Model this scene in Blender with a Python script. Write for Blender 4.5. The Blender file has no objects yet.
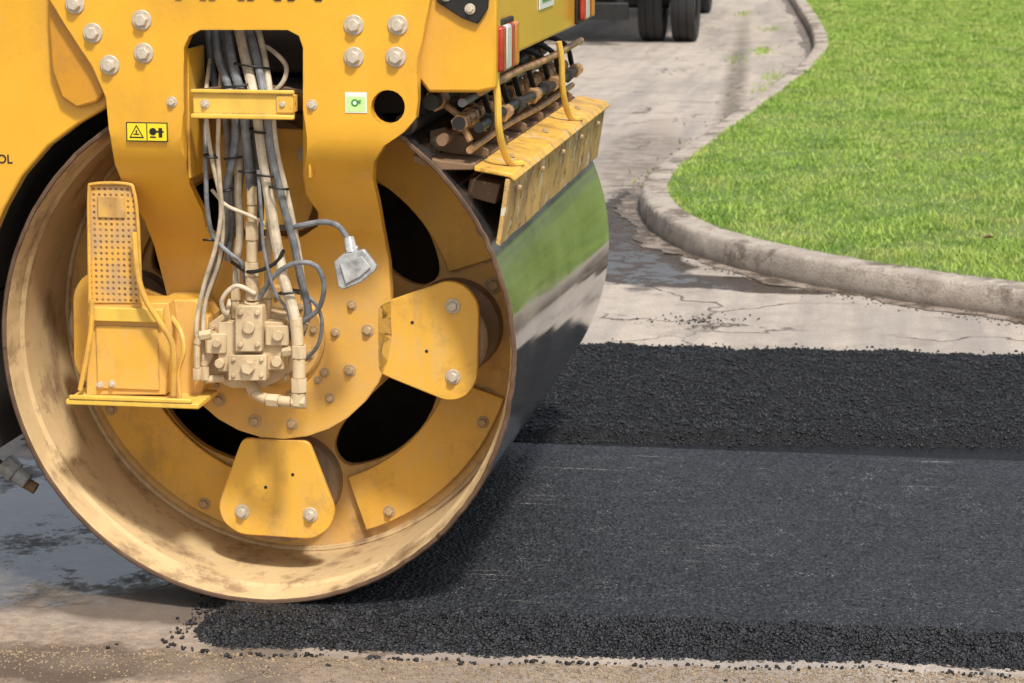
import bpy, math, random
import numpy as np
from mathutils import Vector, Matrix, noise
from mathutils.geometry import delaunay_2d_cdt
random.seed(4); np.random.seed(4)
scene=bpy.context.scene
COL=scene.collection
scene.view_settings.view_transform='Standard'
scene.view_settings.look='None'
scene.view_settings.exposure=0
# ------------------------------------------------------------ camera
FPX=2408.0
yaw=math.radians(9.1); pit=math.radians(11.0)
F=Vector((-math.sin(yaw)*math.cos(pit),math.cos(yaw)*math.cos(pit),-math.sin(pit)))
R=Vector((math.cos(yaw),math.sin(yaw),0)); U=R.cross(F)
CAM=Vector((1.695,-6.262,1.997))
cd=bpy.data.cameras.new("camera"); cam=bpy.data.objects.new("camera",cd); COL.objects.link(cam)
cam.matrix_world=Matrix.Translation(CAM)@Matrix((R,U,-F)).transposed().to_4x4()
cd.lens=FPX/1024*36; cd.sensor_width=36; cd.clip_end=2000; cd.clip_start=0.1
cd.dof.use_dof=True; cd.dof.focus_distance=6.5; cd.dof.aperture_fstop=9
scene.camera=cam
def ray(px,py): return F+R*((px-512)/FPX)+U*((341.5-py)/FPX)
def P(px,py,y):      # point of a vertical plane y=const seen at a photo position (photogrammetry helper)
    d=ray(px,py); t=(y-CAM.y)/d.y; return CAM+d*t
def PG(px,py,z=-0.035):
    d=ray(px,py); t=(z-CAM.z)/d.z; return CAM+d*t
def xz(pts,y): return [(P(a,b,y).x,P(a,b,y).z) for a,b in pts]
def groundline(a,b,z):
    p=PG(*a,z);q=PG(*b,z); k=(q.y-p.y)/(q.x-p.x)
    return lambda x:p.y+(x-p.x)*k

# ------------------------------------------------------------ node helpers
class NT:
    def __init__(s,name):
        s.mat=bpy.data.materials.new(name); s.mat.use_nodes=True
        s.t=s.mat.node_tree; s.b=s.t.nodes["Principled BSDF"]; s.tc=s.t.nodes.new("ShaderNodeTexCoord")
    def n(s,typ,**k):
        nd=s.t.nodes.new(typ)
        for a,v in k.items(): setattr(nd,a,v)
        return nd
    def l(s,a,b): s.t.links.new(a,b)
    def mp(s,scale=(1,1,1),loc=(0,0,0),rot=(0,0,0)):
        m=s.n("ShaderNodeMapping"); s.l(s.tc.outputs["Object"],m.inputs[0])
        m.inputs["Scale"].default_value=scale; m.inputs["Location"].default_value=loc; m.inputs["Rotation"].default_value=rot
        return m.outputs[0]
    def noise(s,scale,detail=4,rough=0.55,vec=None,dist=0):
        nd=s.n("ShaderNodeTexNoise"); nd.inputs["Scale"].default_value=scale; nd.inputs["Detail"].default_value=detail
        nd.inputs["Roughness"].default_value=rough; nd.inputs["Distortion"].default_value=dist
        s.l(vec if vec else s.tc.outputs["Object"],nd.inputs["Vector"]); return nd.outputs["Fac"]
    def vor(s,scale,feature='F1',out="Distance",vec=None):
        nd=s.n("ShaderNodeTexVoronoi",feature=feature); nd.inputs["Scale"].default_value=scale
        s.l(vec if vec else s.tc.outputs["Object"],nd.inputs["Vector"]); return nd.outputs[out]
    def rng(s,fac,a,b,c=0,d=1):
        nd=s.n("ShaderNodeMapRange"); s.l(fac,nd.inputs[0])
        for i,v in zip((1,2,3,4),(a,b,c,d)): nd.inputs[i].default_value=v
        return nd.outputs[0]
    def mix(s,fac,a,b,blend='MIX'):
        nd=s.n("ShaderNodeMix",data_type='RGBA',blend_type=blend)
        for sock,v in ((nd.inputs[0],fac),(nd.inputs[6],a),(nd.inputs[7],b)):
            if hasattr(v,"is_output"): s.l(v,sock)
            elif isinstance(v,(int,float)): sock.default_value=v if sock==nd.inputs[0] else (v,v,v,1)
            else: sock.default_value=(*v[:3],1)
        return nd.outputs[2]
    def math(s,op,a,b=0.0):
        nd=s.n("ShaderNodeMath",operation=op)
        for i,v in enumerate((a,b)):
            if hasattr(v,"is_output"): s.l(v,nd.inputs[i])
            else: nd.inputs[i].default_value=v
        return nd.outputs[0]
    def bump(s,h,strength=0.3,dist=0.01,prev=None):
        nd=s.n("ShaderNodeBump"); nd.inputs["Strength"].default_value=strength; nd.inputs["Distance"].default_value=dist
        s.l(h,nd.inputs["Height"])
        if prev: s.l(prev,nd.inputs["Normal"])
        s.l(nd.outputs[0],s.b.inputs["Normal"]); return nd.outputs[0]
    def col(s,c):
        if hasattr(c,"is_output"): s.l(c,s.b.inputs["Base Color"])
        else: s.b.inputs["Base Color"].default_value=(*c[:3],1)
    def set(s,k,v):
        if hasattr(v,"is_output"): s.l(v,s.b.inputs[k])
        else: s.b.inputs[k].default_value=v
    def ellipse(s,cx,cy,rx,ry,rot,amt=0.5,ns=2.0,soft=0.25):
        sub=s.n("ShaderNodeVectorMath",operation='SUBTRACT'); s.l(s.tc.outputs["Object"],sub.inputs[0]); sub.inputs[1].default_value=(cx,cy,0)
        ro=s.n("ShaderNodeVectorRotate",rotation_type='Z_AXIS'); s.l(sub.outputs[0],ro.inputs["Vector"]); ro.inputs["Angle"].default_value=-rot
        sc=s.n("ShaderNodeVectorMath",operation='MULTIPLY'); s.l(ro.outputs[0],sc.inputs[0]); sc.inputs[1].default_value=(1/rx,1/ry,0)
        ln=s.n("ShaderNodeVectorMath",operation='LENGTH'); s.l(sc.outputs[0],ln.inputs[0])
        nz=s.noise(ns,6,0.6)
        d=s.math('ADD',ln.outputs["Value"],s.math('MULTIPLY',s.math('SUBTRACT',nz,0.5),amt*2))
        return s.rng(d,1+soft,1-soft)

def paint(name,base,dust=(.42,.30,.17),dustamt=.5,rust=.3,rough=.42,metal=0,edge=True,var=.12,stain=.3,low=0,coat=0,chip=0,runs=0):
    m=NT(name)
    n1=m.noise(2.3,5,.6); n2=m.noise(11,8,.68); st=m.noise(3,6,.6,vec=m.mp((11,11,1.0)))
    c=m.mix(m.rng(n1,.3,.7),base,tuple(x*(1-var*1.6) for x in base))
    dm=m.math('MULTIPLY',m.rng(m.math('ADD',m.math('MULTIPLY',n2,.55),m.math('MULTIPLY',st,.45)),.60-.28*dustamt,.80-.2*dustamt),min(1,.35+.6*dustamt))
    ao=m.n("ShaderNodeAmbientOcclusion",samples=3); ao.inputs["Distance"].default_value=.09
    aom=m.math('MULTIPLY',m.rng(ao.outputs["AO"],.9,.35),m.rng(n2,.3,.6,.5,1))
    dm2=m.math('MAXIMUM',dm,m.math('MULTIPLY',aom,.45+.4*dustamt))
    if low:
        sz=m.n("ShaderNodeSeparateXYZ"); m.l(m.tc.outputs["Object"],sz.inputs[0])
        hh=m.rng(m.math('ADD',sz.outputs[2],m.math('MULTIPLY',m.math('SUBTRACT',n1,.5),.5)),1.22,.80)
        dm2=m.math('MAXIMUM',dm2,m.math('MULTIPLY',hh,m.rng(n2,.30,.62,.30*low,low)))
    c=m.mix(dm2,c,dust)
    s1=m.rng(m.math('MULTIPLY',m.noise(4.5,7,.7),m.noise(2.2,4,.6,vec=m.mp((4,4,1)))),.27,.40)
    c=m.mix(m.math('MULTIPLY',s1,stain),c,(.20,.11,.055))
    s2=m.rng(m.noise(7,9,.78),.54,.62)
    c=m.mix(m.math('MULTIPLY',s2,stain*.55),c,(.17,.10,.055))
    if runs:
        run=m.rng(m.math('ADD',m.math('MULTIPLY',m.noise(2.0,6,.7,vec=m.mp((5,5,1.6))),.6),m.math('MULTIPLY',n2,.4)),.48,.60)
        c=m.mix(m.math('MULTIPLY',run,runs),c,(.36,.20,.09))
    if chip:
        ch=m.rng(m.noise(17,8,.75),.56,.59); c=m.mix(m.math('MULTIPLY',ch,chip),c,(.14,.075,.04))
        pl=m.rng(m.noise(12,6,.7,vec=m.mp((1,1,1),loc=(5,2,9))),.59,.61); c=m.mix(m.math('MULTIPLY',pl,chip),c,(.66,.58,.42))
    sp=m.rng(m.noise(38,6,.75),.70-.05*rust,.74-.05*rust)
    c=m.mix(m.math('MULTIPLY',sp,min(1,rust*1.3)),c,(.11,.045,.02))
    sk=m.rng(m.vor(75),.10,.06)
    c=m.mix(m.math('MULTIPLY',m.math('MULTIPLY',sk,m.rng(m.noise(3.1,3,.6),.45,.6)),.7),c,(.06,.04,.03))
    sc=m.rng(m.noise(3,3,.6,vec=m.mp((2,2,60),rot=(0,.5,0))),.70,.73)
    c=m.mix(m.math('MULTIPLY',sc,.35*min(1,rust*2)),c,(.55,.42,.25))
    if edge:
        bv=m.n("ShaderNodeBevel",samples=3); bv.inputs["Radius"].default_value=.007
        ge=m.n("ShaderNodeNewGeometry")
        dt=m.n("ShaderNodeVectorMath",operation='DOT_PRODUCT'); m.l(bv.outputs[0],dt.inputs[0]); m.l(ge.outputs["Normal"],dt.inputs[1])
        em=m.math('MULTIPLY',m.rng(dt.outputs["Value"],.97,.82),m.rng(m.noise(16,5,.7),.42,.56))
        c=m.mix(m.math('MULTIPLY',em,.8),c,(.14,.07,.03))
    m.col(c); m.set("Roughness",m.rng(dm2,0,1,rough,.85)); m.set("Metallic",metal)
    if coat: m.set("Coat Weight",m.rng(dm2,0,.6,coat,0)); m.set("Coat Roughness",.12)
    b=m.bump(m.noise(5,3,.5),.14,.01)
    m.bump(m.noise(70,6,.7),.2,.003,b)
    return m.mat
def plain(name,c,rough=.5,metal=0,var=.25,ns=12,bump=.15,spec=None):
    m=NT(name); n=m.noise(ns,6,.65)
    m.col(m.mix(m.rng(n,.3,.7),tuple(x*(1-var) for x in c),tuple(min(1,x*(1+var)) for x in c)))
    m.set("Roughness",m.rng(n,.3,.7,rough*.85,min(1,rough*1.15))); m.set("Metallic",metal)
    if bump: m.bump(m.noise(ns*6,4,.6),bump,.003)
    if spec is not None: m.set("Specular IOR Level",spec)
    return m.mat

YEL=(.86,.44,.026)
M_yel=paint("yellow_paint",YEL,dust=(.62,.38,.14),dustamt=.10,rust=.14,rough=.32,stain=.12,low=.75,coat=.4)
M_yel2=paint("yellow_paint_pale",(.88,.56,.08),dustamt=.16,rust=.14,stain=.25)
M_dusty=paint("dusty_yellow_paint",(.74,.41,.08),dust=(.55,.38,.20),dustamt=.62,rust=.35,rough=.6,stain=.6)
M_plate=paint("mounting_plate_paint",(.84,.46,.06),dust=(.60,.42,.21),dustamt=.36,rust=.25,rough=.48,stain=.36)
M_inner=paint("shell_inner_dust",(.68,.49,.25),dust=(.53,.37,.19),dustamt=.5,rust=.6,rough=.75,var=.2,stain=.9)
M_buf=paint("dusty_rubber_buffer",(.20,.14,.09),dust=(.42,.29,.17),dustamt=.6,rust=.4,rough=.8,stain=.8)
M_rust=paint("rusty_edge_steel",(.12,.065,.035),dust=(.26,.16,.09),dustamt=.4,rust=.8,rough=.75,edge=False,var=.3)
M_scr=paint("rusty_yellow_paint",(.80,.50,.14),dust=(.58,.42,.25),dustamt=.45,rust=.9,rough=.6,var=.3,stain=.9,chip=.8,runs=.45)
M_ledge=paint("scraped_yellow_paint",(.84,.47,.06),dust=(.55,.38,.20),dustamt=.3,rust=.7,rough=.45,stain=.6,chip=.45)
M_brown=paint("brown_rusty_paint",(.30,.17,.08),dust=(.17,.11,.07),dustamt=.7,rust=.9,rough=.7,var=.3,stain=.9,chip=.3)
M_beige=paint("dusty_beige_motor",(.70,.54,.32),dust=(.46,.32,.17),dustamt=.45,rust=.35,rough=.6,stain=.6)
M_bolt=plain("bolt_steel",(.56,.48,.37),.45,.2,.25,40)
M_boltd=plain("dusty_bolt_steel",(.46,.32,.17),.7,.1,.25,40)
M_hose=plain("grey_hose",(.17,.175,.18),.45,0,.55,26)
M_hoseb=plain("dusty_hose",(.53,.44,.31),.7,0,.4,22)
M_black=plain("black_paint",(.012,.011,.01),.5)
M_dark=plain("grimy_shaded_chassis",(.030,.022,.016),.8,0,.5,5)  # near-black also stands in for shade under the arch and behind the window
M_deep=plain("shaded_inner_wall",(.10,.065,.035),.8,0,.5,5)  # dark brown puts the shade inside the drum into the colour
M_brass=plain("brass_fitting",(.44,.25,.11),.45,.3,.55,15)
M_stickY=plain("sticker_yellow",(.85,.65,.02),.4,0,.04,5,0)
M_stickW=plain("sticker_white",(.75,.78,.70),.4,0,.04,5,0)
M_stickP=plain("sticker_pale_green",(.55,.76,.30),.4,0,.04,5,0)
M_stickG=plain("sticker_green",(.06,.28,.05),.4,0,.04,5,0)
M_red=plain("red_lens",(.36,.035,.02),.25,0,.3,15,0)
M_wht=plain("clear_lens",(.60,.60,.56),.25,0,.15,15,0)
M_org=plain("amber_lens",(.65,.20,.03),.2,0,.1,5,0)
M_capgrey=plain("grey_plastic",(.34,.34,.33),.3,0,.45,30)
M_lamp=plain("dusty_lamp_glass",(.40,.40,.38),.22,0,.45,24)

def steel():
    m=NT("wet_drum_steel")
    a=m.noise(4,5,.6,vec=m.mp((1.2,6,1.2))); b=m.noise(26,5,.6,vec=m.mp((.4,3,.4))); g=m.noise(2.6,8,.7); w=m.noise(9,8,.7,vec=m.mp((1,.25,1)))
    gg=m.math('ADD',m.math('MULTIPLY',w,.5),m.math('MULTIPLY',g,.5))
    c=m.mix(m.rng(gg,.38,.62),(.19,.19,.195),(.56,.55,.54))
    c=m.mix(m.math('MULTIPLY',m.rng(m.noise(14,7,.75),.56,.67),.5),c,(.08,.075,.07))
    m.col(c); m.set("Metallic",.90)
    m.set("Roughness",m.rng(gg,.35,.65,.06,.16)); m.bump(b,.02,.002); return m.mat
M_steel=steel()
def perf():
    m=NT("perforated_tread_paint")
    sp=m.n("ShaderNodeSeparateXYZ"); m.l(m.tc.outputs["Object"],sp.inputs[0])
    def fr(o,off): return m.math('SUBTRACT',m.math('FRACT',m.math('ADD',m.math('MULTIPLY',o,62.0),off)),.5)
    x=fr(sp.outputs[0],100.2); z=fr(sp.outputs[2],100.0)
    d=m.math('SQRT',m.math('ADD',m.math('MULTIPLY',x,x),m.math('MULTIPLY',z,z)))
    h=m.rng(d,.20,.27,1,0)
    nn=m.noise(14,5,.6)
    c=m.mix(m.rng(nn,.4,.6),(.74,.40,.07),(.52,.33,.15))
    m.col(m.mix(m.math('MULTIPLY',h,m.rng(m.noise(30,3,.6),.3,.6,.45,1)),c,(.17,.085,.035))); m.set("Roughness",.6); m.bump(m.math('SUBTRACT',1.0,h),.6,.004); return m.mat
M_perf=perf()

# ------------------------------------------------------------ mesh builder
def catmull(pts,n=6):
    pts=[Vector(p) for p in pts]
    if len(pts)<3: return pts
    e=[pts[0]*2-pts[1]]+pts+[pts[-1]*2-pts[-2]]; out=[]
    for i in range(1,len(e)-2):
        for k in range(n):
            t=k/n; p0,p1,p2,p3=e[i-1],e[i],e[i+1],e[i+2]
            out.append(.5*((2*p1)+(p2-p0)*t+(2*p0-5*p1+4*p2-p3)*t*t+(3*p1-p0-3*p2+p3)*t**3))
    out.append(pts[-1]); return out
class MB:
    def __init__(s): s.v=[];s.f=[];s.m=[]
    def add(s,v,f,mi=0):
        o=len(s.v); s.v+=[tuple(p) for p in v]; s.f+=[tuple(i+o for i in q) for q in f]; s.m+=[mi]*len(f); return s
    def box(s,c,sz,mi=0,rot=None):
        vs=[Vector((x*sz[0]/2,y*sz[1]/2,z*sz[2]/2)) for x in(-1,1) for y in(-1,1) for z in(-1,1)]
        if rot: vs=[rot@v for v in vs]
        return s.add([v+Vector(c) for v in vs],[(0,1,3,2),(4,6,7,5),(0,4,5,1),(2,3,7,6),(0,2,6,4),(1,5,7,3)],mi)
    def bxyz(s,x0,x1,y0,y1,z0,z1,mi=0): return s.box(((x0+x1)/2,(y0+y1)/2,(z0+z1)/2),(abs(x1-x0),abs(y1-y0),abs(z1-z0)),mi)
    def cyl(s,p0,p1,r0,r1=None,n=24,mi=0,phase=0):
        p0=Vector(p0);p1=Vector(p1); r1=r0 if r1 is None else r1
        d=(p1-p0).normalized(); a=d.orthogonal().normalized(); b=d.cross(a)
        A=[p0+(a*math.cos(t)+b*math.sin(t))*r0 for t in [phase+2*math.pi*i/n for i in range(n)]]
        B=[p1+(a*math.cos(t)+b*math.sin(t))*r1 for t in [phase+2*math.pi*i/n for i in range(n)]]
        return s.add(A+B,[(i,(i+1)%n,n+(i+1)%n,n+i) for i in range(n)]+[tuple(range(n))[::-1],tuple(range(n,2*n))],mi)
    def tube(s,pts,r,n=10,mi=0,sub=6,ridge=0):
        c=catmull(pts,sub); L=len(c); vs=[]; fs=[]
        d=(c[1]-c[0]).normalized(); a=d.orthogonal().normalized()
        for i,p in enumerate(c):
            d=(c[min(i+1,L-1)]-c[max(i-1,0)]).normalized(); a=(a-d*a.dot(d)).normalized(); b=d.cross(a)
            rr=r*(1+ridge*(i%2))
            vs+=[p+(a*math.cos(2*math.pi*k/n)+b*math.sin(2*math.pi*k/n))*rr for k in range(n)]
        for i in range(L-1):
            for k in range(n): fs.append((i*n+k,i*n+(k+1)%n,(i+1)*n+(k+1)%n,(i+1)*n+k))
        fs+=[tuple(range(n))[::-1],tuple(range((L-1)*n,L*n))]
        return s.add(vs,fs,mi)
    def prism(s,poly,y0,y1,mi=0,miside=None):
        n=len(poly); a=sum(poly[i][0]*poly[(i+1)%n][1]-poly[(i+1)%n][0]*poly[i][1] for i in range(n))
        if a<0: poly=poly[::-1]
        s.add([(x,y0,z) for x,z in poly]+[(x,y1,z) for x,z in poly],[tuple(range(n)),tuple(range(n,2*n))[::-1]],mi)
        o=len(s.v)-2*n
        fs=[(i,n+i,n+(i+1)%n,(i+1)%n) for i in range(n)]
        s.f+=[tuple(k+o for k in q) for q in fs]; s.m+=[mi if miside is None else miside]*n
        return s
    def revolve(s,prof,c,n=160,mis=None,wob=0):
        o=len(s.v); L=len(prof)
        for r,y in prof:
            for k in range(n):
                t=2*math.pi*k/n; q=0
                if wob and y<.03: q=wob*noise.noise(Vector((math.cos(t)*9,math.sin(t)*9,r*3)))+wob*.8*noise.noise(Vector((math.cos(t)*30,math.sin(t)*30,y*40)))
                s.v.append((c[0]+(r+q*.5)*math.cos(t),y+q,c[1]+(r+q*.5)*math.sin(t)))
        for i in range(L-1):
            for k in range(n):
                s.f.append((o+i*n+k,o+(i+1)*n+k,o+(i+1)*n+(k+1)%n,o+i*n+(k+1)%n)); s.m.append(mis[i] if mis else 0)
        return s
    def obj(s,name,mats,parent=None,bevel=0,smooth=True,angle=35,label=None,seg=2):
        me=bpy.data.meshes.new(name); me.from_pydata(s.v,[],s.f)
        for m in (mats if isinstance(mats,(list,tuple)) else [mats]): me.materials.append(m)
        me.polygons.foreach_set("material_index",s.m)
        me.update()
        if smooth:
            me.polygons.foreach_set("use_smooth",[True]*len(me.polygons)); me.set_sharp_from_angle(angle=math.radians(angle))
        o=bpy.data.objects.new(name,me); COL.objects.link(o)
        if bevel:
            b=o.modifiers.new("bevel",'BEVEL'); b.width=bevel; b.segments=seg; b.limit_method='ANGLE'; b.angle_limit=math.radians(40)
        if parent: setp(o,parent)
        if label: o["label"]=label
        return o
EMPTY={}
def setp(o,p):
    o.parent=p; o.matrix_parent_inverse=Matrix.Translation(-Vector(EMPTY.get(p.name,(0,0,0))))
def empty(name,loc,label=None,cat=None,parent=None):
    e=bpy.data.objects.new(name,None); COL.objects.link(e); e.location=loc
    EMPTY[e.name]=tuple(loc); e.empty_display_size=.2
    if parent: setp(e,parent)
    if label:e["label"]=label
    if cat:e["category"]=cat
    return e
def inpoly(x,y,poly):
    c=False; n=len(poly); j=n-1
    for i in range(n):
        xi,yi=poly[i]; xj,yj=poly[j]
        if (yi>y)!=(yj>y) and x<(xj-xi)*(y-yi)/(yj-yi)+xi: c=not c
        j=i
    return c
def smooth2(poly,n=5):
    m=len(poly); out=[]
    for i in range(m):
        p0,p1,p2,p3=[Vector(poly[(i+k)%m]) for k in(-1,0,1,2)]
        for k in range(n):
            t=k/n; q=.5*((2*p1)+(p2-p0)*t+(2*p0-5*p1+4*p2-p3)*t*t+(3*p1-p0-3*p2+p3)*t**3); out.append((q.x,q.y))
    return out
def roundpoly(poly,r,n=4):
    m=len(poly); out=[]
    for i in range(m):
        a,b,c=Vector(poly[i-1]),Vector(poly[i]),Vector(poly[(i+1)%m])
        u=(a-b);v=(c-b); k=min(r,u.length*.45,v.length*.45); p=b+u.normalized()*k; q=b+v.normalized()*k
        for j in range(n+1):
            t=j/n; w=p*(1-t)**2+b*2*t*(1-t)+q*t*t; out.append((w.x,w.y))
    return out
def sheet(outer,holes,mapf,thick,step=None):
    pts=[];edges=[]
    for lp in [outer]+holes:
        o=len(pts); pts+=[Vector(p) for p in lp]; edges+=[(o+i,o+(i+1)%len(lp)) for i in range(len(lp))]
    if step:
        xs=[p[0] for p in outer]; ys=[p[1] for p in outer]
        gy=min(ys)+step/2
        while gy<max(ys):
            gx=min(xs)+step/2
            while gx<max(xs):
                if inpoly(gx,gy,outer) and not any(inpoly(gx,gy,h) for h in holes): pts.append(Vector((gx,gy)))
                gx+=step
            gy+=step
    v,e,f,_,_,_=delaunay_2d_cdt(pts,edges,[],0,1e-6)
    keep=[]
    for t in f:
        cx=sum(v[i][0] for i in t)/len(t); cy=sum(v[i][1] for i in t)/len(t)
        if inpoly(cx,cy,outer) and not any(inpoly(cx,cy,h) for h in holes): keep.append(tuple(t))
    A=[Vector(mapf(p[0],p[1])) for p in v]
    t0=keep[0]; nrm=(A[t0[1]]-A[t0[0]]).cross(A[t0[2]]-A[t0[0]])
    if nrm.y>0: keep=[t[::-1] for t in keep]
    n=len(A); mb=MB()
    mb.add(A+[p+Vector((0,thick,0)) for p in A],keep+[tuple(i+n for i in t[::-1]) for t in keep])
    cnt={}
    for t in keep:
        for i in range(len(t)): cnt[(t[i],t[(i+1)%len(t)])]=1
    for (a,b) in list(cnt):
        if (b,a) not in cnt: mb.f.append((b,a,a+n,b+n)); mb.m.append(0)
    return mb
def copyobj(src,name,loc,parent,rot=None,scale=None):
    o=src.copy(); o.name=name; COL.objects.link(o); o.location=loc
    if rot: o.rotation_euler=rot
    if scale: o.scale=(scale,)*3
    setp(o,parent); return o

# ------------------------------------------------------------ road roller
roller=empty("road_roller",(0,1.05,0),"large dusty yellow road roller with steel drum standing on fresh asphalt","road roller")
C=(-.021,.720); cx0,cz0=C; RD=.724
drum=empty("drum",(cx0,0.0,cz0),parent=roller)
MB().revolve([(.694,.45),(.693,.30),(.694,.17),(.693,.10),(.702,.085),(.708,.02),(.710,.004),(.713,0),(.720,0),(RD,.004),(RD,2.094),(.719,2.10),(.694,2.10),(.689,1.65)],C,n=300,
    mis=[0,0,0,0,0,0,1,1,1,2,1,1,0],wob=.006).obj("drum_shell",[M_inner,M_rust,M_steel],drum,smooth=True,angle=25,label="polished steel drum shell with rusty dented rim")
def pol(r,a): return (cx0+r*math.cos(a),cz0+r*math.sin(a))
def sector(a0,a1,r0,r1,n=14):
    return [pol(r1,a0+(a1-a0)*i/n) for i in range(n+1)]+[pol(r0,a1+(a0-a1)*i/n) for i in range(n+1)]
def lobehole(a):
    pts=[(-.40,.345),(-.50,.40),(-.43,.458),(-.15,.482),(.15,.482),(.43,.458),(.50,.40),(.40,.345),(.2,.318),(-.2,.318)]
    return smooth2([pol(r,a+t) for t,r in pts],4)
holes=[lobehole(math.radians(45+90*k)) for k in range(4)]
circ=[pol(.696,2*math.pi*i/120) for i in range(120)]
sheet(circ,holes,lambda x,z:(x,.45,z),.035).obj("web_plate",M_dusty,drum,bevel=.004)
# closed drum interior behind the web (cylinder wall and far web)
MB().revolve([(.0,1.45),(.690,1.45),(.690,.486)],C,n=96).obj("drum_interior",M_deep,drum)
for k in range(4):
    a=math.radians(45+90*k)
    MB().prism(sector(a-.46,a+.46,.486,.655),.43,.4485).obj("reinforcement_plate",M_plate,drum,bevel=.003)
wb=[]
for i in range(181):
    t=2*math.pi*i/180; x,z=pol(.689,t); wb.append((x,.446,z))
MB().tube(wb,.009,6,sub=1,ridge=.12).obj("weld_bead",M_inner,drum)
bolt=MB()
bolt.cyl((0,0,0),(0,-.004,0),.024,n=20).cyl((0,-.004,0),(0,-.018,0),.0165,.0150,n=6)
BOLT=bolt.obj("bolt",M_bolt,None,bevel=.0015); BOLT.location=(P(75,4,-.0705)); BOLT.scale=(1.12,)*3
BOLTD=bolt.obj("bolt",M_boltd,None,bevel=.0015); BOLTD.location=(pol(.60,.2)[0],.448,pol(.60,.2)[1]); setp(BOLTD,drum)
def addbolt(loc,parent,scale=1,src=None): return copyobj(src or BOLT,"bolt",loc,parent,(0,random.uniform(0,1),0),scale)
mp=[(.300,-.095),(.335,-.110),(.50,-.172),(.55,-.158),(.583,-.11),(.588,.11),(.55,.158),(.50,.172),(.335,.110),(.300,.095)]
def loc2(r,t,a): return (cx0+r*math.cos(a)-t*math.sin(a),cz0+r*math.sin(a)+t*math.cos(a))
for k in range(4):
    a=math.radians(90*k)
    MB().prism([loc2(r,t,a) for r,t in roundpoly(mp,.03,3)],.20,.222).obj("mounting_plate",M_plate,drum,bevel=.003)
    for (r,t) in ((.515,-.100),(.515,.100)):
        q=loc2(r,t,a); addbolt((q[0],.1995,q[1]),drum,.9)
    for (r,t) in ((.40,.05),(.44,-.03)):
        q=loc2(r,t,a); MB().cyl((q[0],.1992,q[1]),(q[0],.201,q[1]),.005,n=10).obj("bolt_hole",M_dark,drum)
    MB().revolve([(0,.222),(.122,.222),(.130,.228),(.132,.255),(.122,.262),(.095,.275),(.09,.36),(.095,.385),(.134,.40),(.138,.45)],pol(.478,a),n=56).obj("rubber_buffer",[M_buf],drum)
    for t in (-.62,.62):
        q=pol(.60,a+t*.55); addbolt((q[0],.449,q[1]),drum,.8,BOLTD)
for k in range(4):
    for t in (-.32,.32):
        q=pol(.625,math.radians(45+90*k)+t); addbolt((q[0],.4295,q[1]),drum,.75,BOLTD)
MB().revolve([(0,.28),(.20,.28),(.22,.30),(.24,.45)],C,n=64).obj("drum_boss",M_dusty,drum)

# yoke
def sm(t): t=max(0,min(1,t)); return t*t*(3-2*t)
def yd(py): return -.07+.27*sm((py-135)/130)
yo=[(48,-150),(50,0),(62,20),(92,66),(106,98),(109,130),(115,165),(128,195),(144,220),(154,245),(162,275),(168,300)]
for i in range(17):
    t=math.radians(174+i*(194/16)); yo.append((282+110*math.cos(t),331-108*math.sin(t)))
yo+=[(391,290),(389,262),(383,230),(378,202),(373,180),(374,162),(384,146),(404,132),(416,118),(418,100),(418,60),(425,26),(430,0),(432,-150)]
win=[(200,30),(288,30),(299,36),(303,48),(303,110),(303,175),(306,195),(318,212),(318,226),(300,238),(218,238),(206,228),(203,212),(190,185),(186,160),(184,110),(184,48),(189,36)]
hole=[(388+17*math.cos(t),107+17*math.sin(t)) for t in [2*math.pi*i/20 for i in range(20)]]
yo2=[]
for i,p in enumerate(yo):
    q=yo[(i+1)%len(yo)]; d=math.dist(p,q); n=max(1,int(d/12))
    for k in range(n): yo2.append((p[0]+(q[0]-p[0])*k/n,p[1]+(q[1]-p[1])*k/n))
yoke=sheet(yo2,[win,hole],lambda a,b:P(a,b,yd(b)),.035,step=14).obj("yoke",M_yel,roller,bevel=.003,smooth=True,angle=30)
setp(BOLT,yoke)
for a,b in ((93,33),(110,65),(142,20),(144,53),(354,25),(354,57),(398,25),(396,57)): addbolt(P(a,b,-.0705),yoke,1.12)
for a,b in ((172,102),(312,105)): addbolt(P(a,b,-.0705),yoke,.6)
HC=(P(275,335,.2).x,P(275,335,.2).z)
MB().revolve([(0,.180),(.140,.180),(.146,.186),(.146,.199)],HC,n=96).obj("hub_flange",M_dusty,yoke)
for (r,ph0,nn,s) in ((.118,.3,10,.5),(.175,.1,9,.6)):
    for k in range(nn):
        a=2*math.pi*(k+ph0)/nn
        if r>.15 and 20<math.degrees(a)<165: continue
        addbolt((HC[0]+r*math.cos(a),.180 if r<.14 else .1995,HC[1]+r*math.sin(a)),yoke,s,BOLTD)
for (a,b,s) in ((219,400,.8),(255,421,.8),(292,424,.7),(350,370,.75),(368,330,.75),(352,305,.6),(330,398,.6),(318,380,.5),(216,385,.5)):
    addbolt(P(a,b,.1995),yoke,s,BOLTD)
for (xa,xb) in ((181,184),(303,306)):
    p0=P(xa,50,-.07);p1=P(xb,180,-.07)
    MB().bxyz(p0.x,P(xb,50,-.07).x,-.035,.12,p1.z,p0.z).obj("window_flange",M_yel,yoke,bevel=.002)
a=P(193,91,-.11); b=P(293,117,-.11)
MB().bxyz(a.x,b.x,-.115,-.085,b.z,a.z).bxyz(a.x-.003,b.x+.006,-.13,-.112,b.z-.006,b.z+.006).bxyz(a.x-.003,b.x+.006,-.125,-.112,a.z-.004,a.z+.006).obj("hose_guard",M_yel2,yoke,bevel=.003)
a=P(276,92,-.12); MB().bxyz(a.x,a.x+.045,-.12,-.07,a.z-.055,a.z-.01).obj("bracket",M_ledge,yoke,bevel=.002)
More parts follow.
